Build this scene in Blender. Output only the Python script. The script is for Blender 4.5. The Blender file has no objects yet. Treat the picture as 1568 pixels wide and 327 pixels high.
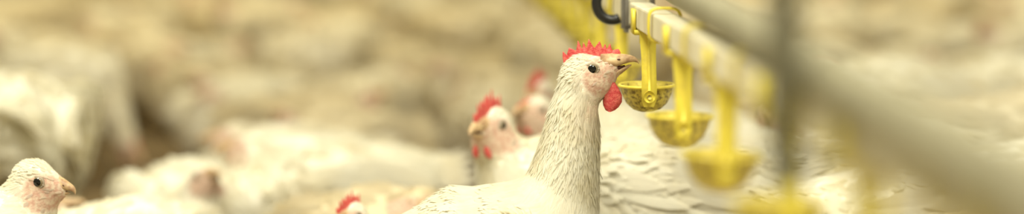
import bpy, math, random
import numpy as np
from mathutils import Vector, Matrix
random.seed(7)
rng = np.random.default_rng(11)
scene = bpy.context.scene
scene.view_settings.view_transform = 'Standard'
scene.view_settings.look = 'None'

# ------------------------------------------------------------------ materials
def new_mat(name):
    m = bpy.data.materials.new(name); m.use_nodes = True
    nt = m.node_tree
    return m, nt, nt.nodes, nt.links, nt.nodes['Principled BSDF']

def simple_mat(name, col, rough=0.5, metal=0.0, var=None, scale=60, bump=0.0, bscale=200, sss=0.0, lo=0.4, hi=0.65):
    m, nt, N, L, b = new_mat(name)
    b.inputs['Roughness'].default_value = rough
    b.inputs['Metallic'].default_value = metal
    b.inputs['Base Color'].default_value = (*col, 1)
    if sss > 0:
        b.inputs['Subsurface Weight'].default_value = sss
        b.inputs['Subsurface Radius'].default_value = (0.01, 0.004, 0.002)
        b.inputs['Subsurface Scale'].default_value = 0.4
    tc = N.new('ShaderNodeTexCoord')
    if var is not None:
        n = N.new('ShaderNodeTexNoise'); n.inputs['Scale'].default_value = scale; n.inputs['Detail'].default_value = 6
        L.new(tc.outputs['Object'], n.inputs['Vector'])
        r = N.new('ShaderNodeValToRGB')
        r.color_ramp.elements[0].position = lo; r.color_ramp.elements[0].color = (*col, 1)
        r.color_ramp.elements[1].position = hi; r.color_ramp.elements[1].color = (*var, 1)
        L.new(n.outputs['Fac'], r.inputs['Fac']); L.new(r.outputs['Color'], b.inputs['Base Color'])
    if bump > 0:
        n2 = N.new('ShaderNodeTexNoise'); n2.inputs['Scale'].default_value = bscale; n2.inputs['Detail'].default_value = 5
        L.new(tc.outputs['Object'], n2.inputs['Vector'])
        bp = N.new('ShaderNodeBump'); bp.inputs['Strength'].default_value = bump; bp.inputs['Distance'].default_value = 0.002
        L.new(n2.outputs['Fac'], bp.inputs['Height']); L.new(bp.outputs['Normal'], b.inputs['Normal'])
    return m

def mix(N, L, a, b, fac):
    x = N.new('ShaderNodeMix'); x.data_type = 'RGBA'
    for i, v in ((0, fac), (6, a), (7, b)):
        if isinstance(v, (int, float)): x.inputs[i].default_value = v
        elif isinstance(v, tuple): x.inputs[i].default_value = (*v, 1)
        else: L.new(v, x.inputs[i])
    return x.outputs[2]

def plumage_mat(name, translucent=False):
    m, nt, N, L, b = new_mat(name)
    tc = N.new('ShaderNodeTexCoord')
    at = N.new('ShaderNodeAttribute'); at.attribute_name = 'Col'
    sp = N.new('ShaderNodeSeparateColor'); L.new(at.outputs['Color'], sp.inputs['Color'])
    n = N.new('ShaderNodeTexNoise'); n.inputs['Scale'].default_value = 22; n.inputs['Detail'].default_value = 5
    L.new(tc.outputs['Object'], n.inputs['Vector'])
    r = N.new('ShaderNodeMapRange'); r.inputs[1].default_value = 0.45; r.inputs[2].default_value = 0.75
    L.new(n.outputs['Fac'], r.inputs[0])
    c = mix(N, L, (0.94, 0.925, 0.83), (0.88, 0.82, 0.63), r.outputs[0])
    oi = N.new('ShaderNodeObjectInfo')
    mr = N.new('ShaderNodeMapRange'); mr.inputs[3].default_value = 0.05; mr.inputs[4].default_value = 0.65
    L.new(oi.outputs['Random'], mr.inputs[0])
    fc = mix(N, L, c, (0.64, 0.51, 0.26), mr.outputs[0])
    n5 = N.new('ShaderNodeTexNoise'); n5.inputs['Scale'].default_value = 7; n5.inputs['Detail'].default_value = 2
    L.new(tc.outputs['Object'], n5.inputs['Vector'])
    r5 = N.new('ShaderNodeMapRange'); r5.inputs[1].default_value = 0.45; r5.inputs[2].default_value = 0.8; r5.inputs[4].default_value = .45
    L.new(n5.outputs['Fac'], r5.inputs[0])
    fc = mix(N, L, fc, (0.48, 0.35, 0.16), r5.outputs[0])
    gt = N.new('ShaderNodeMath'); gt.operation = 'MINIMUM'; gt.inputs[1].default_value = 1.0
    L.new(oi.outputs['Object Index'], gt.inputs[0])
    c = mix(N, L, c, fc, gt.outputs[0])
    c = mix(N, L, c, (0.45, 0.34, 0.18), sp.outputs['Green'])
    c = mix(N, L, mix(N, L, c, (0.78, 0.71, 0.53), 0.35), c, sp.outputs['Blue'])
    n3 = N.new('ShaderNodeTexNoise'); n3.inputs['Scale'].default_value = 260; n3.inputs['Detail'].default_value = 4
    L.new(tc.outputs['Object'], n3.inputs['Vector'])
    r3 = N.new('ShaderNodeMapRange'); r3.inputs[1].default_value = 0.4; r3.inputs[2].default_value = 0.6
    L.new(n3.outputs['Fac'], r3.inputs[0])
    sk = mix(N, L, (0.58, 0.36, 0.28), (0.68, 0.54, 0.42), r3.outputs[0])
    c = mix(N, L, c, sk, sp.outputs['Red'])
    L.new(c, b.inputs['Base Color'])
    b.inputs['Roughness'].default_value = 0.75
    b.inputs['Specular IOR Level'].default_value = 0.2
    if translucent:
        tr = N.new('ShaderNodeBsdfTranslucent'); L.new(c, tr.inputs['Color'])
        ms = N.new('ShaderNodeMixShader'); ms.inputs[0].default_value = .42
        L.new(b.outputs[0], ms.inputs[1]); L.new(tr.outputs[0], ms.inputs[2])
        L.new(ms.outputs[0], N['Material Output'].inputs['Surface'])
    else:
        n2 = N.new('ShaderNodeTexNoise'); n2.inputs['Scale'].default_value = 420; n2.inputs['Detail'].default_value = 4
        L.new(tc.outputs['Object'], n2.inputs['Vector'])
        bp = N.new('ShaderNodeBump'); bp.inputs['Strength'].default_value = 0.6; bp.inputs['Distance'].default_value = 0.001
        L.new(n2.outputs['Fac'], bp.inputs['Height']); L.new(bp.outputs['Normal'], b.inputs['Normal'])
    return m

MATS = [
    plumage_mat('white_down'),                                                                       # 0
    simple_mat('comb_red_skin', (0.60, 0.055, 0.06), 0.5, var=(0.74, 0.16, 0.13), scale=300, bump=0.5, bscale=900, sss=0.15),  # 1
    simple_mat('beak_horn', (0.66, 0.48, 0.27), 0.4, var=(0.40, 0.24, 0.14), scale=160, bump=0.15),  # 2
    simple_mat('eye_pupil', (0.006, 0.006, 0.006), 0.06),                                            # 3
    simple_mat('eye_iris', (0.26, 0.21, 0.13), 0.12),                                                # 4
    simple_mat('eyelid_skin', (0.36, 0.30, 0.23), 0.6),                                              # 5
    simple_mat('yellow_leg_scale', (0.70, 0.50, 0.18), 0.6, var=(0.5, 0.34, 0.14), scale=120, bump=0.4),  # 6
    simple_mat('mouth_dark', (0.10, 0.03, 0.02), 0.6),                                               # 7
    plumage_mat('white_feather', True),                                                              # 8
]
MATS_FLOCK = list(MATS); MATS_FLOCK[1] = simple_mat('pale_comb_skin', (0.62, 0.20, 0.14), 0.6, var=(0.66, 0.34, 0.24), scale=80)

# ------------------------------------------------------------------ geometry helpers
class Builder:
    def __init__(s):
        s.v = []; s.f = []; s.m = []; s.c = []; s.n = 0
    def add(s, V, F, mat, col=(0, 0, 1)):
        V = np.asarray(V, float); F = [tuple(int(i) + s.n for i in f) for f in F]
        s.v.append(V); s.f += F; s.m += ([mat] * len(F) if np.isscalar(mat) else list(mat))
        C = np.asarray(col, float)
        if C.ndim == 1: C = np.tile(C, (len(V), 1))
        s.c.append(C); s.n += len(V)
    def mesh(s, name, mats):
        V = np.vstack(s.v); C = np.vstack(s.c)
        me = bpy.data.meshes.new(name)
        me.from_pydata(V.tolist(), [], s.f)
        for m in mats: me.materials.append(m)
        me.polygons.foreach_set('material_index', np.array(s.m, dtype=np.int32))
        me.polygons.foreach_set('use_smooth', np.ones(len(s.f), dtype=bool))
        a = me.color_attributes.new('Col', 'FLOAT_COLOR', 'POINT')
        a.data.foreach_set('color', np.hstack([C, np.ones((len(C), 1))]).ravel())
        me.update()
        return me

def surface_nets(F, org, h):
    nx, ny, nz = F.shape
    S = F < 0
    cx, cy, cz = nx - 1, ny - 1, nz - 1
    acc = np.zeros((cx, cy, cz, 3), np.float32); cnt = np.zeros((cx, cy, cz), np.float32)
    dims = (cx, cy, cz)
    for ax in range(3):
        o1, o2 = [a for a in range(3) if a != ax]
        for u in (0, 1):
            for w in (0, 1):
                off = [0, 0, 0]; off[o1] = u; off[o2] = w
                sa = tuple(slice(off[i], off[i] + dims[i]) for i in range(3))
                off2 = list(off); off2[ax] = 1
                sb = tuple(slice(off2[i], off2[i] + dims[i]) for i in range(3))
                cr = S[sa] != S[sb]
                ii = np.nonzero(cr)
                a = F[sa][ii]; b = F[sb][ii]
                t = a / (a - b)
                p = np.zeros((len(t), 3), np.float32); p[:, ax] = t; p[:, o1] = u; p[:, o2] = w
                acc[ii] += p; cnt[ii] += 1
    mask = cnt > 0
    idx = -np.ones(mask.shape, np.int64); ids = np.nonzero(mask); idx[ids] = np.arange(len(ids[0]))
    V = (acc[ids] / cnt[ids][:, None] + np.stack(ids, 1)) * h + np.array(org)
    faces = []
    for ax in range(3):
        o1, o2 = [(1, 2), (2, 0), (0, 1)][ax]
        sa = [None] * 3; sb = [None] * 3
        for i in range(3):
            if i == ax: sa[i] = slice(0, F.shape[i] - 1); sb[i] = slice(1, F.shape[i])
            else: sa[i] = sb[i] = slice(1, F.shape[i] - 1)
        A = S[tuple(sa)]; B = S[tuple(sb)]
        e = np.stack(np.nonzero(A != B), 1)
        inside = A[tuple(e.T)]
        e = e.copy(); e[:, o1] += 1; e[:, o2] += 1
        q = []
        for d1, d2 in ((-1, -1), (0, -1), (0, 0), (-1, 0)):
            c = e.copy(); c[:, o1] += d1; c[:, o2] += d2
            q.append(idx[tuple(c.T)])
        Q = np.stack(q, 1)
        Q[~inside] = Q[~inside][:, ::-1]
        faces.append(Q)
    return V, np.vstack(faces)

def ell(P, c, r):
    q = P - np.array(c, np.float32); r = np.array(r, np.float32)
    k0 = np.sqrt(((q / r) ** 2).sum(-1)); k1 = np.sqrt(((q / (r * r)) ** 2).sum(-1))
    return k0 * (k0 - 1) / np.maximum(k1, 1e-6)

def cone(P, a, b, ra, rb):
    a = np.array(a, np.float32); b = np.array(b, np.float32)
    ab = b - a; t = np.clip(((P - a) @ ab) / (ab @ ab), 0, 1)
    return np.sqrt(((P - a - t[..., None] * ab) ** 2).sum(-1)) - (ra + (rb - ra) * t)

def smin(a, b, k):
    h = np.clip(0.5 + 0.5 * (b - a) / k, 0, 1)
    return b + (a - b) * h - k * h * (1 - h)

def loft(rings, seg=16, up=1.0, dn=1.0):
    V = []; F = []
    for (x, zc, ry, rz) in rings:
        for k in range(seg):
            a = 2 * math.pi * k / seg
            s = math.sin(a)
            V.append((x, math.cos(a) * ry, zc + s * rz * (up if s > 0 else dn)))
    n = len(rings)
    for i in range(n - 1):
        for k in range(seg):
            k2 = (k + 1) % seg
            F.append((i * seg + k, i * seg + k2, (i + 1) * seg + k2, (i + 1) * seg + k))
    F.append(tuple(range(seg))); F.append(tuple(reversed(range((n - 1) * seg, n * seg))))
    return np.array(V), F

def tube(pts, rad, seg=10):
    V = []; F = []
    pts = [Vector(p) for p in pts]
    for i, p in enumerate(pts):
        d = (pts[min(i + 1, len(pts) - 1)] - pts[max(i - 1, 0)]).normalized()
        ref = Vector((0, 1, 0)) if abs(d.y) < 0.8 else Vector((0, 0, 1))
        u = d.cross(ref).normalized(); w = d.cross(u)
        r = rad[i] if hasattr(rad, '__len__') else rad
        for k in range(seg):
            a = 2 * math.pi * k / seg
            V.append(tuple(p + u * math.cos(a) * r + w * math.sin(a) * r))
    n = len(pts)
    for i in range(n - 1):
        for k in range(seg):
            k2 = (k + 1) % seg
            F.append((i * seg + k, i * seg + k2, (i + 1) * seg + k2, (i + 1) * seg + k))
    F.append(tuple(range(seg))); F.append(tuple(reversed(range((n - 1) * seg, n * seg))))
    return np.array(V), F

def sphere(c, r, seg=16, rings=10, axis_y=1):
    V = []; F = []; R = []
    for i in range(rings + 1):
        th = math.pi * i / rings
        for k in range(seg):
            a = 2 * math.pi * k / seg
            V.append((c[0] + r[0] * math.sin(th) * math.cos(a), c[1] + axis_y * r[1] * math.cos(th), c[2] + r[2] * math.sin(th) * math.sin(a)))
    for i in range(rings):
        for k in range(seg):
            k2 = (k + 1) % seg
            F.append((i * seg + k, i * seg + k2, (i + 1) * seg + k2, (i + 1) * seg + k)); R.append(i)
    return np.array(V), F, R

def feathers(B, P, T, Nn, L, W, lift, col, bendk=.12):
    n = len(P)
    T = T - (T * Nn).sum(1, keepdims=True) * Nn
    T /= np.linalg.norm(T, axis=1, keepdims=True) + 1e-9
    Bn = np.cross(Nn, T)
    us = np.array([0, .25, .5, .75, 1.0]); ws = np.array([.5, .9, 1.0, .82, .22]); vs = np.array([-1, 0, 1])
    out = np.zeros((n, 5, 3, 3))
    bend = rng.normal(0, bendk, n)
    for i, u in enumerate(us):
        for j, v in enumerate(vs):
            uu = u + (0.08 if (v == 0 and u == 1) else 0)
            out[:, i, j] = (P + T * (L * uu)[:, None] + Bn * ((W * v * ws[i]) + bend * L * u * u)[:, None]
                            + Nn * (0.0004 + lift * L * u - 0.22 * W * v * v * ws[i])[:, None])
    V = out.reshape(-1, 3)
    q = []
    for i in range(4):
        for j in range(2):
            q.append((i * 3 + j, (i + 1) * 3 + j, (i + 1) * 3 + j + 1, i * 3 + j + 1))
    q = np.array(q)
    F = (q[None] + (np.arange(n) * 15)[:, None, None]).reshape(-1, 4)
    C = np.repeat(col, 15, axis=0)
    B.add(V, F.tolist(), 8, C)

def sstep(a, b, x):
    t = np.clip((x - a) / (b - a), 0, 1); return t * t * (3 - 2 * t)

def build_chicken(name, neck, head, yaw=0, pitch=0, res=0.006, nf=900, fl=1.0, comb=1.0, sitting=False, headfluff=0.0, dirt=0.3, detail=False, bl=.78, droop=0.0, mats=None, nw=.0026, wattle=None, beak=1.0, bw=.0075):
    B = Builder()
    if wattle is None: wattle = (.6 + .4 * min(comb, 1)) if comb > .3 else 0
    R = Matrix.Rotation(math.radians(yaw), 3, 'Z') @ Matrix.Rotation(math.radians(-pitch), 3, 'Y')
    Rn = np.array(R); H = np.array(head, float)
    def to_head(P): return (P - H.astype(np.float32)) @ Rn.astype(np.float32)
    def to_body(V): return np.asarray(V) @ Rn.T + H
    # resample the neck spine smoothly (Catmull-Rom) so the tube has no joints
    K = np.array([neck[0]] + list(neck) + [neck[-1]], float); spine = []
    for i in range(1, len(K) - 2):
        for t in np.linspace(0, 1, 5)[:-1]:
            p0, p1, p2, p3 = K[i - 1:i + 3]
            spine.append(.5 * ((2 * p1) + (-p0 + p2) * t + (2 * p0 - 5 * p1 + 4 * p2 - p3) * t * t + (-p0 + 3 * p1 - 3 * p2 + p3) * t ** 3))
    spine.append(K[-1]); spine = np.array(spine)
    def sd_neck(P):
        d = None
        for (a, b) in zip(spine[:-1], spine[1:]):
            c = cone(P, a[:3], b[:3], a[3], b[3]); d = c if d is None else np.minimum(d, c)
        return d
    def sd_head(P):
        Q = to_head(P); f = headfluff
        d = ell(Q, (-.005, 0, .003), (.0200 + f, .0165 + f, .0192 + f * .5))
        d = smin(d, ell(Q, (.014, 0, .0055), (.0165, .0116, .0142)), .008)
        d = smin(d, ell(Q, (.008, 0, -.009), (.0165, .0132 + f, .0122)), .008)
        return d
    def sd_body(P):
        d = ell(P, (0, 0, .163), (.150, .088, .086))
        d = smin(d, ell(P, (.062, 0, .148), (.088, .088, .086)), .03)
        d = smin(d, ell(P, (-.115, 0, .165), (.085, .066, .062)), .03)
        d = smin(d, cone(P, (-.15, 0, .18), (-.205, 0, .205), .040, .014), .03)
        for s in (1, -1):
            w = ell(P, (-.015, s * .080, .178), (.105, .024, .055))
            w = smin(w, ell(P, (.055, s * .078, .19), (.04, .024, .04)), .02)
            d = smin(d, w, .008)
            if not sitting:
                d = smin(d, cone(P, (.0, s * .05, .12), (-.02, s * .05, .072), .045, .016), .02)
        return d
    def sdf(P):
        hd = smin(sd_head(P), sd_neck(P), .012)
        return smin(sd_body(P), hd, .028)
    lo = np.array([-.235, -.125, .035]); hi = np.array([.17, .125, .27])
    lo = np.minimum(lo, H - .04); hi = np.maximum(hi, H + .04)
    g = [np.arange(lo[i], hi[i] + res, res, dtype=np.float32) for i in range(3)]
    F = np.empty((len(g[0]), len(g[1]), len(g[2])), np.float32)
    for i, x in enumerate(g[0]):
        P = np.empty((1, len(g[1]), len(g[2]), 3), np.float32)
        P[..., 0] = x; P[..., 1] = g[1][None, :, None]; P[..., 2] = g[2][None, None, :]
        F[i] = sdf(P)[0]
    V, Q = surface_nets(F, lo, res)

    def masks(P):
        P = P.astype(np.float32)
        q = to_head(P)
        r = np.sqrt(((q[:, 0] - .013) / .022) ** 2 + ((q[:, 2] - .001) / .022) ** 2)
        skin = 1 - sstep(.72, 1.12, r)
        skin = skin * sstep(-.03, -.02, q[:, 2])
        near = np.linalg.norm(q, axis=1)
        skin *= near < .045
        if detail:
            thr = np.exp(-(((q[:, 0] - .002) / .012) ** 2 + ((q[:, 2] + .03) / .016) ** 2)) * .6 * (near < .07)
            skin = np.maximum(skin, thr)
        dr = dirt * (0.5 + 0.5 * np.sin(P[:, 0] * 60 + P[:, 2] * 41)) * sstep(.22, .06, P[:, 2])
        return skin, np.clip(dr, 0, 1)
    sk, dr = masks(V)
    B.add(V, Q.tolist(), 0, np.stack([sk, dr, np.ones_like(sk) * .8], 1))

    # ---- feathers scattered over the surface
    A = V[Q[:, 0]]; Bq = V[Q[:, 1]]; Cq = V[Q[:, 2]]; D = V[Q[:, 3]]
    nrm = np.cross(Cq - A, D - Bq); area = np.linalg.norm(nrm, axis=1) + 1e-12
    cen = (A + Bq + Cq + D) / 4; c32 = cen.astype(np.float32)
    e = 1e-3; G = np.zeros_like(cen)
    for k in range(3):
        dv = np.zeros(3, np.float32); dv[k] = e
        G[:, k] = sdf(c32 + dv) - sdf(c32 - dv)
    nrm = G / (np.linalg.norm(G, axis=1)[:, None] + 1e-9)
    dn = sd_neck(c32); db = sd_body(c32); dh = sd_head(c32)
    wn = sstep(-.012, .02, db - np.minimum(dn, dh))
    wh = sstep(-.004, .006, dn - dh)
    skf, drf = masks(cen)
    dens = area * (1 + 7.0 * wn) * (1 - .97 * sstep(.15, .6, skf)) * sstep(.05, .09, cen[:, 2])
    pick = rng.choice(len(cen), nf, p=dens / dens.sum())
    Nn = nrm[pick]; P = cen[pick] + rng.normal(0, res * .4, (nf, 3))
    P -= (((P - cen[pick]) * Nn).sum(1))[:, None] * Nn
    w = wn[pick]; hh = wh[pick]
    pts = np.vstack([spine[:, :3], H[None]])
    mids = (pts[1:] + pts[:-1]) / 2; dirs = pts[:-1] - pts[1:]; dirs /= np.linalg.norm(dirs, axis=1)[:, None] + 1e-9
    dist = np.linalg.norm(P[:, None] - mids[None], axis=2)
    ww = np.exp(-(dist / .035) ** 2) + 1e-6; fn = (ww[..., None] * dirs[None]).sum(1); fn /= np.linalg.norm(fn, axis=1)[:, None]
    fh = Rn @ np.array([-1, 0, -.45]); fb = np.array([-1, 0, -.35])
    T = fb[None] * (1 - w)[:, None] + (fn * (1 - hh[:, None]) + fh[None] * hh[:, None]) * w[:, None]
    T = T + rng.normal(0, .13, (nf, 3))
    L = (.028 * (1 - w) + (.0165 * (1 - hh) + .006 * hh) * w) * rng.uniform(.65, 1.3, nf) * fl
    W = (bw * (1 - w) + (nw * (1 - hh) + .0012 * hh) * w) * rng.uniform(.8, 1.2, nf) * fl
    lift = rng.uniform(.01, .06, nf)
    col = np.stack([skf[pick] * .5, drf[pick], rng.uniform(.1, 1, nf)], 1)
    feathers(B, P, T, Nn, L, W, lift, col)
    # folded wing feathers
    for s in (1, -1):
        n1 = 15; i = np.arange(n1) * 10 / 14
        for (x0, z0, dx, dz, LL, WW) in ((.045, .215, -.012, -.0085, .085, .0085), (-.02, .222, -.010, -.009, .11, .0085)):
            P = np.stack([x0 + dx * i, np.zeros(n1), z0 + dz * i], 1)
            y = np.full(n1, .13)
            for _ in range(30):
                dd = sdf(np.stack([P[:, 0], s * y, P[:, 2]], 1).astype(np.float32)); y -= dd * .8
            P[:, 1] = s * (y + .0010)
            Nf = np.tile([0, s, .35], (n1, 1)); Nf = Nf / np.linalg.norm(Nf, axis=1)[:, None]
            T = np.tile([-1, -.12 * s, -.12], (n1, 1)) + rng.normal(0, .03, (n1, 3))
            feathers(B, P, T, Nf, np.full(n1, LL) * rng.uniform(.85, 1.1, n1), np.full(n1, WW), np.full(n1, .01),
                     np.stack([np.zeros(n1), rng.uniform(0, .10, n1), rng.uniform(.3, 1, n1)], 1), .03)
    n2 = 12; a = np.linspace(-1, 1, n2)
    P = np.stack([np.full(n2, -.165), a * .028, .20 - .012 * a * a], 1)
    T = np.stack([-np.ones(n2), a * .45, .30 - .35 * abs(a)], 1)
    Nf = np.stack([np.full(n2, .25), a * .7, np.ones(n2)], 1); Nf /= np.linalg.norm(Nf, axis=1)[:, None]
    feathers(B, P, T, Nf, np.full(n2, .085), np.full(n2, .013), np.full(n2, .0), np.stack([np.zeros(n2), np.full(n2, .1), rng.uniform(.3, 1, n2)], 1), .03)

    # ---- head parts (head space)
    def hadd(V, F, m): B.add(to_body(V), F, m)
    def bk(VF):
        V, F = VF; V = V.copy(); V[:, 0] = .016 + (V[:, 0] - .016) * beak; V[:, 1] *= (1 + beak) / 2; V[:, 2] = .006 + (V[:, 2] - .006) * (1 + beak) / 2
        return V, F
    hadd(*bk(loft([(.012, .011, .0095, .0115), (.022, .0122, .0090, .0108), (.029, .0135, .0074, .0090), (.035, .0150, .0057, .0070), (.041, .0160, .0041, .0052),
                (.0455, .0158, .0028, .0037), (.0485, .0145, .0015, .0024), (.0500, .0122, .0005, .0008)], dn=.42)), 2)
    hadd(*bk(loft([(.012, -.001, .0090, .0080), (.022, .0020, .0078, .0068), (.029, .0050, .0060, .0052), (.035, .0082, .0042, .0038), (.039, .0102, .0028, .0026), (.0425, .0116, .0008, .0008)], up=.42)), 2)
    hadd(*bk(loft([(.012, .0050, .0080, .0040), (.026, .0075, .0058, .0022), (.036, .0105, .003, .0008)], seg=10)), 7)
    for s in (1, -1):
        V1, F1, _ = sphere((.0295, s * .0064, .0170), (.0020, .0009, .0009), 10, 6, s)
        hadd(*bk((V1, F1)), 7)
        er = .0064; ey = headfluff * .75
        V1, F1, Rr = sphere((.0035, s * (.0112 + ey), .0085), (er, er, er), 24, 28, s)
        hadd(V1, F1, [3 if r < 6 else (4 if r < 9 else 5) for r in Rr])
        pts = []; rr = []
        for k in range(25):
            a = 2 * math.pi * k / 24
            pts.append((.0035 + .0064 * math.cos(a), s * (.0144 + ey - .0006 * abs(math.cos(a))), .0085 + .0048 * math.sin(a))); rr.append(.0012)
        V1, F1 = tube(pts, rr, 8); hadd(V1, F1, 5)
        ws = wattle
        prof = [(.0, .2), (.12, .5), (.3, .72), (.5, .95), (.7, 1.0), (.85, .8), (.95, .5), (1.0, .12)]
        Vw = []; Fw = []; sg = 14
        for (t, wv) in prof:
            for k in range(sg):
                a = 2 * math.pi * k / sg
                Vw.append((.0205 + .004 * math.sin(t * 3) + math.cos(a) * .0086 * wv * ws, s * (.0045 + .0035 * t) + math.sin(a) * .0030 * (.6 + .4 * wv), -.002 - t * .030 * ws))
        for i in range(len(prof) - 1):
            for k in range(sg):
                k2 = (k + 1) % sg; Fw.append((i * sg + k, i * sg + k2, (i + 1) * sg + k2, (i + 1) * sg + k))
        Fw.append(tuple(range(sg))); Fw.append(tuple(reversed(range((len(prof) - 1) * sg, len(prof) * sg))))
        if ws > 0: hadd(Vw, Fw, 1)
        V1, F1, _ = sphere((-.0115, s * .0150, -.005), (.0042, .0026, .0058), 12, 8, s); B.add(to_body(V1), F1, 0, (0.15, 0, 1))
    if comb > 0.05:
        nc = 108; teeth = 9; Vc = []; Fc = []
        rows = [0, .35, .65, .85, 1.0]
        trnd = [random.uniform(.6, 1.25) for _ in range(teeth + 1)]; tl = [random.uniform(-1, 1) for _ in range(teeth + 1)]
        for side in (1, -1):
            for i in range(nc + 1):
                t = i / nc; x = -.023 + .054 * t
                zb = .0135 + .0075 * math.sin(min(1, t * 1.7) * math.pi / 2) - .0015 * t
                ph = t * teeth + .25 * math.sin(t * 17); ph = max(0, ph); k = int(min(ph, teeth - .001)); fr = ph - k
                tri = max(0, 1 - abs(fr - .45) / .5)
                env = (.55 + .45 * math.sin(math.pi * min(1, t * 1.05 + .05)))
                h = comb * (.0068 * math.sin(math.pi * min(1, .12 + t * .84)) ** .5 + .0080 * env * trnd[k] * tri ** 1.1)
                for r in rows:
                    z = zb - .004 + (h + .004) * r
                    th = .0026 * (1 - r) + .0005
                    lean = (t - .62) * .55
                    Vc.append((x + h * r * lean, side * th + tl[k] * .0012 * r * r * comb, z))
        nr = len(rows); off = (nc + 1) * nr
        for i in range(nc):
            for j in range(nr - 1):
                a = i * nr + j; b = (i + 1) * nr + j
                Fc.append((a, a + 1, b + 1, b)); Fc.append((off + a, off + b, off + b + 1, off + a + 1))
            a = i * nr + nr - 1; b = (i + 1) * nr + nr - 1
            Fc.append((a, off + a, off + b, b))
        for j in range(nr - 1):
            a = j; Fc.append((a, off + a, off + a + 1, a + 1)); a = nc * nr + j; Fc.append((a, a + 1, off + a + 1, off + a))
        hadd(Vc, Fc, 1)
    for s in (1, -1):
        if not sitting:
            V1, F1 = tube([(-.018, s * .05, .085), (-.024, s * .05, .068), (-.014, s * .05, .045), (.0, s * .05, .018), (.004, s * .05, .010)], [.012, .0095, .0075, .0075, .008], 10)
            B.add(V1, F1, 6)
            fo = Vector((.004, s * .05, .008))
        else:
            fo = Vector((.03, s * .045, .070))
        for ang, ln in ((0, .058), (32, .046), (-32, .046), (180, .024)):
            d = Vector((math.cos(math.radians(ang)), math.sin(math.radians(ang)), 0))
            V1, F1 = tube([fo, fo + d * ln * .5 + Vector((0, 0, .001)), fo + d * ln * .85 + Vector((0, 0, -.002)), fo + d * ln + Vector((0, 0, -.0055))], [.0065, .0055, .0045, .0012], 8)
            B.add(V1, F1, 6)
    for i in range(len(B.v)):
        v = B.v[i].copy()
        t = np.clip(.06 - v[:, 0], 0, None); soft = t * t / (t + .03)
        v[:, 0] += soft * (1 - bl)
        if droop: v[:, 2] -= droop * np.clip(-v[:, 0] + .0, 0, None) * sstep(.1, .2, v[:, 2])
        if sitting: v[:, 2] -= .062
        B.v[i] = v
    return B.mesh(name, mats or MATS)

# ------------------------------------------------------------------ poses
hero_neck = [(.070, 0, .185, .062), (.093, 0, .212, .049), (.106, 0, .240, .0382), (.1135, 0, .272, .0312), (.1185, 0, .304, .0260), (.1225, 0, .335, .0213), (.127, 0, .350, .018)]
hero = build_chicken('hero_chicken_mesh', hero_neck, (.134, 0, .358), res=.0022, nf=24000, fl=.95, comb=1.2, dirt=.15, detail=True, bl=.60, droop=.27, nw=.0011, wattle=1.06, bw=.0055)
look_neck = [(.075, 0, .17, .060), (.110, .004, .188, .042), (.130, .010, .205, .032), (.142, .016, .228, .024)]
look = build_chicken('looking_chicken_mesh', look_neck, (.148, .020, .246), yaw=64, pitch=-14, res=.0034, nf=7000, comb=1.5, dirt=.2, headfluff=.002, wattle=.62, beak=.9, bw=.006)
look2 = build_chicken('young_chicken_mesh', look_neck, (.148, .020, .240), yaw=52, pitch=-10, res=.0034, nf=6000, comb=.35, dirt=.2, headfluff=.002, wattle=.4, beak=.8)
pullet_neck = [(.070, 0, .18, .058), (.100, 0, .195, .040), (.113, 0, .212, .030), (.121, 0, .232, .024)]
pullet = build_chicken('pullet_mesh', pullet_neck, (.130, -.004, .247), yaw=-12, pitch=-28, res=.003, nf=8000, comb=0, headfluff=.003, dirt=.2, nw=.002, beak=.66)

FL = {}
def fl(n, *a, **k): FL[n] = build_chicken('flock_' + n, *a, mats=MATS_FLOCK, **k)
fl('low', [(.07, 0, .17, .06), (.115, 0, .18, .04), (.145, .0, .205, .027)], (.157, 0, .222), yaw=-35, pitch=-10, fl=1.15, comb=.5, wattle=.4)
fl('turned', [(.07, 0, .17, .06), (.105, .01, .20, .038), (.125, .03, .225, .025)], (.13, .038, .242), yaw=80, pitch=-5, fl=1.15, comb=.7, wattle=.5)
fl('sit_fwd', [(.07, 0, .17, .06), (.115, 0, .185, .04), (.135, .0, .215, .027)], (.145, 0, .232), yaw=20, sitting=True, fl=1.15, comb=0)
fl('sit_tuck', [(.06, 0, .17, .062), (.09, 0, .20, .042), (.098, .0, .222, .03)], (.106, 0, .232), yaw=-30, pitch=-20, sitting=True, fl=1.15, comb=0)
fl('peck', [(.07, 0, .16, .06), (.13, 0, .15, .038), (.165, .0, .12, .026), (.18, 0, .085, .021)], (.188, 0, .068), pitch=-60, fl=1.15, comb=.6, wattle=.4)

def place(me, name, x, y, deg, s=1.0, parent=None, tint=0):
    o = bpy.data.objects.new(name, me); scene.collection.objects.link(o)
    o.location = (x, y, 0.0); o.rotation_euler = (0, 0, math.radians(deg)); o.scale = (s, s, s)
    if parent: o.parent = parent
    o.pass_index = tint
    return o

placed = []
def hand(me, x, y, deg, s=1.0, tint=0):
    placed.append((x, y)); return place(me, 'broiler_chicken', x, y, deg, s, tint=tint)

hand(hero, -.060, 1.992, 0)
hand(look, .141, 2.30, 180, 1.11)
hand(look2, .188, 2.56, 184, 1.10)
hand(look, .192, 2.86, 182, 1.05)
hand(pullet, -.602, 2.02, 2)
hand(FL['peck'], -.44, 2.36, 250, .76)
hand(FL['sit_tuck'], -.26, 2.90, 200, 1.08)
hand(FL['sit_fwd'], -.45, 2.82, -72, .95)
hand(look, -.06, 2.20, 176, .76)
hand(FL['peck'], -.73, 2.98, 97, 1.14)
hand(FL['turned'], .47, 2.75, 185)
hand(FL['low'], .68, 3.55, 200, 1.05)
hand(FL['peck'], .93, 3.65, 120, 1.06)
hand(FL['peck'], .43, 2.25, 20, 1.0)
hand(FL['low'], .66, 2.45, -20, 1.0)

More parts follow.
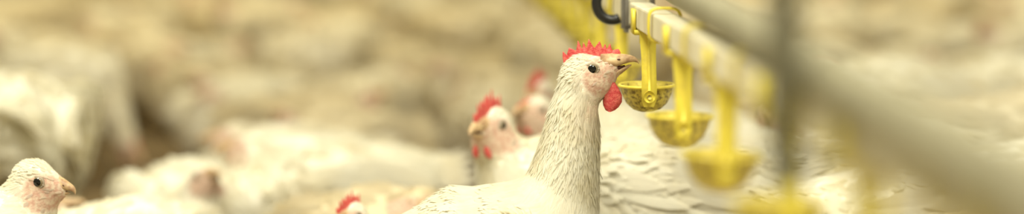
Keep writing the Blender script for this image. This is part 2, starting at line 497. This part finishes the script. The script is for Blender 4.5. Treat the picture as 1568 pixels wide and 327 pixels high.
# ------------------------------------------------------------------ flock
flock = bpy.data.objects.new('broiler_chicken_flock', None); scene.collection.objects.link(flock)
pos = list(placed); tries = 0
keys = ['low', 'turned', 'sit_fwd', 'sit_tuck', 'peck']
wts = [4, 2, 5, 5, 5]
# bare patches of litter between the birds
gaps = [(-.56, 2.72, .12), (-.04, 3.1, .2), (.1, 4.3, .2)]
for k in range(6):
    d = 3.1 + .3 * k; gaps.append((-.180 * d - .01, d, .165))
for k in range(6):
    d = 3.0 + .3 * k; gaps.append((-.036 * d, d, .16))
while tries < 16000:
    tries += 1
    y = .75 + 9.2 * random.random() ** 0.85
    half = .32 * y + .75
    x = random.uniform(-half, half)
    if x * x + y * y < .6: continue
    if any((x - a) ** 2 + (y - b) ** 2 < c * c for a, b, c in gaps): continue
    md = .25 if y < 4.5 else .24
    if any((x - a) ** 2 + (y - b) ** 2 < (md if i >= len(placed) else .27) ** 2 for i, (a, b) in enumerate(pos)): continue
    xl = .2 - .0318 * y
    k = random.choices(keys, wts)[0]
    if abs(x - xl) < .22 or y < 2.5: k = random.choice(['sit_tuck', 'sit_tuck', 'peck'])
    elif y < 4.5 and k in ('turned', 'low'): k = random.choice(['peck', 'sit_fwd', 'low'])
    pos.append((x, y))
    o = place(FL[k], 'flock_chicken', x, y, random.uniform(0, 360), random.uniform(.86, 1.08), flock, 1)
print('flock', len(pos))

# ------------------------------------------------------------------ drinker line
yellow = simple_mat('yellow_plastic', (0.86, 0.73, 0.09), 0.38, var=(0.68, 0.55, 0.08), scale=90, bump=.15, lo=.5, hi=.75)
cupdirty = simple_mat('yellow_plastic_soiled', (0.74, 0.62, 0.12), 0.5, var=(0.25, 0.18, 0.05), scale=260, bump=.4, lo=.46, hi=.64)
pipe_m = simple_mat('white_pvc_pipe', (0.82, 0.78, 0.60), 0.45, var=(0.70, 0.64, 0.45), scale=30)
tube_m = simple_mat('galvanised_tube', (0.27, 0.25, 0.165), 0.6, var=(0.22, 0.205, 0.13), scale=25)
dark_m = simple_mat('black_rubber', (0.015, 0.015, 0.016), 0.35)
grey_m = simple_mat('grey_bracket', (0.23, 0.22, 0.20), 0.45, metal=.4, var=(.17, .16, .15), scale=40)
rod_m = simple_mat('dull_steel_rod', (0.19, 0.18, 0.12), 0.6)
steel_m = simple_mat('nipple_steel', (0.6, 0.58, 0.5), 0.3, metal=.9)

def obj_from(B_parts, name, mats, parent=None, bevel=0.0):
    B = Builder()
    for (V, F, m) in B_parts: B.add(V, F, m)
    me = B.mesh(name, mats)
    o = bpy.data.objects.new(name, me); scene.collection.objects.link(o)
    if parent: o.parent = parent
    if bevel:
        md = o.modifiers.new('bevel', 'BEVEL'); md.width = bevel; md.segments = 2; md.limit_method = 'ANGLE'
        for p in me.polygons: p.use_smooth = False
    return o

def strap(path, mat=0, axis='x'):
    V = []; F = []
    n = len(path)
    for i, (y, z, hw, ht) in enumerate(path):
        y0, z0 = path[max(i - 1, 0)][:2]; y1, z1 = path[min(i + 1, n - 1)][:2]
        d = Vector((0, y1 - y0, z1 - z0)).normalized(); nn = Vector((0, -d.z, d.y))
        for (sx, sn) in ((-1, -1), (1, -1), (1, 1), (-1, 1)):
            V.append((sx * hw, y + nn.y * ht * sn, z + nn.z * ht * sn))
    for i in range(n - 1):
        for k in range(4):
            k2 = (k + 1) % 4; F.append((i * 4 + k, i * 4 + k2, (i + 1) * 4 + k2, (i + 1) * 4 + k))
    F.append((0, 1, 2, 3)); F.append(tuple(reversed(range((n - 1) * 4, n * 4))))
    return np.array(V), F, mat

def lathe(prof, seg=40, mat=0, c=(0, 0, 0)):
    V = []; F = []
    for (r, z) in prof:
        for k in range(seg):
            a = 2 * math.pi * k / seg; V.append((c[0] + r * math.cos(a), c[1] + r * math.sin(a), c[2] + z))
    for i in range(len(prof) - 1):
        for k in range(seg):
            k2 = (k + 1) % seg; F.append((i * seg + k, i * seg + k2, (i + 1) * seg + k2, (i + 1) * seg + k))
    return np.array(V), F, mat

def boxp(c, h, mat=0):
    V = [(c[0] + sx * h[0], c[1] + sy * h[1], c[2] + sz * h[2]) for sx in (-1, 1) for sy in (-1, 1) for sz in (-1, 1)]
    F = [(0, 1, 3, 2), (4, 6, 7, 5), (0, 4, 5, 1), (2, 3, 7, 6), (0, 2, 6, 4), (1, 5, 7, 3)]
    return np.array(V), F, mat

def discy(c, r, h, seg=20, mat=0):
    V = []; F = []
    for yy in (c[1] - h, c[1] + h):
        for k in range(seg):
            a = 2 * math.pi * k / seg; V.append((c[0] + r * math.cos(a), yy, c[2] + r * math.sin(a)))
    for k in range(seg):
        k2 = (k + 1) % seg; F.append((k, k2, seg + k2, seg + k))
    F.append(tuple(range(seg))); F.append(tuple(reversed(range(seg, 2 * seg))))
    return np.array(V), F, mat

line = bpy.data.objects.new('nipple_drinker_line', None); scene.collection.objects.link(line)
ZP = .413; hp = .0115
def XL(y): return .2 - .0318 * y
def at(o, y, z=0):
    o.location = (XL(y), y, z); o.rotation_euler = (0, 0, .0318)

y0, y1 = .35, 9.5
V = []
for y in (y0, y1):
    for (sx, sz) in ((-1, -1), (1, -1), (1, 1), (-1, 1)):
        V.append((XL(y) + sx * hp, y, ZP + sz * hp))
F = [(0, 1, 5, 4), (1, 2, 6, 5), (2, 3, 7, 6), (3, 0, 4, 7), (3, 2, 1, 0), (4, 5, 6, 7)]
obj_from([(np.array(V), F, 0)], 'water_pipe', [pipe_m], line, bevel=.002)
a = Vector((.1545, 1.85, .4435)); b = Vector((.158, .62, .4355)); d = (a - b)
V, F = tube([b - d * .3, b, a, a + d * 1.0], .0128, 24)
obj_from([(V, F, 0)], 'support_tube', [tube_m], line)

rim = -.069
parts = []
parts.append(lathe([(.001, -.0265), (.007, -.0260), (.014, -.0235), (.0205, -.0175), (.0250, -.0085), (.0268, -.0015), (.0280, -.0010), (.0284, .0006), (.0276, .0016),
                    (.0262, .0012), (.0248, -.0020), (.0225, -.0090), (.0175, -.0165), (.010, -.0200), (.001, -.0210)], 48, 1, (0, 0, rim)))
parts.append(lathe([(.0272, -.0012), (.0287, -.0012), (.0291, .0006), (.0280, .0021), (.0262, .0014)], 48, 0, (0, 0, rim)))
parts.append(strap([(-.0145, .010, .0075, .0013), (-.0150, -.012, .0085, .0014), (-.0165, -.022, .0080, .0014), (-.0225, -.038, .0072, .0014), (-.0285, -.058, .0072, .0014), (-.0300, rim - .002, .0076, .0015), (-.0275, rim - .012, .0072, .0015), (-.0235, rim - .018, .005, .0015)]))
parts.append(strap([(-.0165, -.012, .0012, .0020), (-.0180, -.022, .0012, .0022), (-.0242, -.038, .0012, .0022), (-.0300, -.058, .0012, .0022), (-.0315, rim - .002, .0012, .002)]))
parts.append(discy((0, -.0305, rim - .008), .0058, .0028, mat=0))
parts.append(discy((0, -.0335, rim - .008), .0024, .0010, mat=1))
parts.append(boxp((0, 0, -.0145), (.0135, .016, .0025), 0))
parts.append(boxp((-.0135, 0, -.004), (.0015, .014, .012), 0)); parts.append(boxp((.0135, 0, -.004), (.0015, .014, .012), 0))
parts.append(lathe([(.001, -.014), (.0075, -.015), (.0075, -.026), (.0055, -.029), (.0055, -.034), (.001, -.035)], 20, 0))
parts.append(lathe([(.0001, -.034), (.0018, -.034), (.0018, -.045), (.0001, -.0455)], 12, 2))
Bc = Builder()
for (V, F, m) in parts: Bc.add(V, F, m)
cup_me = Bc.mesh('drip_cup_mesh', [yellow, cupdirty, steel_m])
ys = [.72, .97, 1.215, 1.465, 1.745, 2.05]
yy = 2.05
while yy < 9: yy += .30; ys.append(yy)
for i, y in enumerate(ys):
    o = bpy.data.objects.new('drip_cup', cup_me); scene.collection.objects.link(o); o.parent = line
    at(o, y, ZP); o.rotation_euler = (random.uniform(-.03, .03), random.uniform(-.05, .05), .0318 + random.uniform(-.15, .15))
def ring_mesh():
    pts = []
    for k in range(33):
        a = 2 * math.pi * k / 32; c, s = math.cos(a), math.sin(a)
        q = (abs(c) ** 4 + abs(s) ** 4) ** (-.25)
        pts.append((c * q * .0150, 0, s * q * .0160 + .001))
    V = []; F = []
    for i, p in enumerate(pts):
        for (r, yv) in ((.92, -.004), (1.06, -.004), (1.06, .004), (.92, .004)):
            V.append((p[0] * r, yv, p[2] * r))
    for i in range(32):
        for k in range(4):
            k2 = (k + 1) % 4; F.append((i * 4 + k, i * 4 + k2, (i + 1) * 4 + k2, (i + 1) * 4 + k))
    B = Builder(); B.add(V, F, 0)
    return B.mesh('pipe_clip_mesh', [yellow])
rm = ring_mesh()
for y in [.80, 1.07, 1.32, 1.60, 1.88] + [2.33 + .3 * i for i in range(12)]:
    o = bpy.data.objects.new('pipe_clip', rm); scene.collection.objects.link(o); o.parent = line; at(o, y, ZP)
hb = [boxp((-.0135, 0, .006), (.002, .010, .026), 0), boxp((.0135, 0, .006), (.002, .010, .026), 0), boxp((0, 0, .0315), (.0155, .010, .002), 0), boxp((0, 0, -.0145), (.0150, .010, .0018), 0),
      boxp((-.0165, -.002, .004), (.0025, .004, .020), 0)]
arc = []
for k in range(15):
    a = math.radians(150 + k * 10.5); arc.append((-.028 + .0165 * math.cos(a), 0, .010 + .0175 * math.sin(a)))
V, F = tube(arc, [.0054] * 15, 12); hb.append((V, F, 1))
V, F = tube([(-.0422, 0, .019), (-.040, 0, .06), (-.03, 0, .12), (-.005, 0, .2), (0, 0, 1.9)], [.0054, .004, .003, .002, .002], 10); hb.append((V, F, 1))
o = obj_from(hb, 'hanger_bracket', [grey_m, dark_m], line); at(o, 2.13, ZP)
for p in o.data.polygons:
    if p.material_index == 0: p.use_smooth = False
V, F = tube([(0, 0, -.03), (0, 0, .0), (0, 0, 2.0)], .0085, 14)
hp2 = [(V, F, 0), boxp((.022, 0, -.018), (.026, .008, .003), 0)]
o = obj_from(hp2, 'suspension_rod', [rod_m], line); o.location = (.1345, 1.01, ZP)

# ------------------------------------------------------------------ house: floor and walls
def plane(name, pts, mat):
    me = bpy.data.meshes.new(name); me.from_pydata(pts, [], [(0, 1, 2, 3)]); me.materials.append(mat)
    o = bpy.data.objects.new(name, me); scene.collection.objects.link(o); return o
litter = simple_mat('litter_floor', (0.19, 0.13, 0.055), 0.95, var=(0.10, 0.065, 0.027), scale=18, bump=1.0, bscale=120)
wallm = simple_mat('painted_wall_panel', (0.62, 0.56, 0.38), 0.8, var=(0.52, 0.46, 0.30), scale=2)
plane('floor', [(-7, -3, 0), (7, -3, 0), (7, 16, 0), (-7, 16, 0)], litter)
plane('wall_back', [(-7, 16, 0), (7, 16, 0), (7, 16, 2.6), (-7, 16, 2.6)], wallm)
plane('wall_left', [(-7, -3, 0), (-7, 16, 0), (-7, 16, 2.6), (-7, -3, 2.6)], wallm)
plane('wall_right', [(7, 16, 0), (7, -3, 0), (7, -3, 2.6), (7, 16, 2.6)], wallm)

# ------------------------------------------------------------------ light
w = bpy.data.worlds.new('barn_ambient'); scene.world = w; w.use_nodes = True
bg = w.node_tree.nodes['Background']; bg.inputs['Color'].default_value = (1.0, .88, .55, 1); bg.inputs['Strength'].default_value = .40
def area(name, loc, rot, sx, sy, e, col):
    l = bpy.data.lights.new(name, 'AREA'); l.shape = 'RECTANGLE'; l.size = sx; l.size_y = sy; l.energy = e; l.color = col
    o = bpy.data.objects.new(name, l); scene.collection.objects.link(o); o.location = loc; o.rotation_euler = rot
area('added_fill_lamp', (-.8, 1.2, 2.6), (math.radians(-8), math.radians(-10), 0), 1.0, 1.0, 92, (1, .95, .75))
area('added_fill_lamp', (1.0, .2, 2.6), (math.radians(25), math.radians(15), 0), 1.0, 1.0, 68, (1, .95, .75))  # added front-right fill to brighten the hen's shaded side, not a known barn lamp
area('added_fill_lamp', (-1.5, 5.5, 2.6), (0, 0, 0), .8, .8, 50, (1, .88, .54))
area('added_fill_lamp', (1.5, 6.5, 2.6), (0, 0, 0), .8, .8, 50, (1, .88, .54))

# ------------------------------------------------------------------ camera
cam = bpy.data.cameras.new('camera'); co = bpy.data.objects.new('camera', cam); scene.collection.objects.link(co)
co.location = (0, 0, .52); co.rotation_euler = (math.radians(90 - 5.5), 0, 0)
cam.lens = 72; cam.sensor_width = 36; cam.clip_start = .02
cam.dof.use_dof = True; cam.dof.focus_distance = 1.985; cam.dof.aperture_fstop = 1.7
scene.camera = co
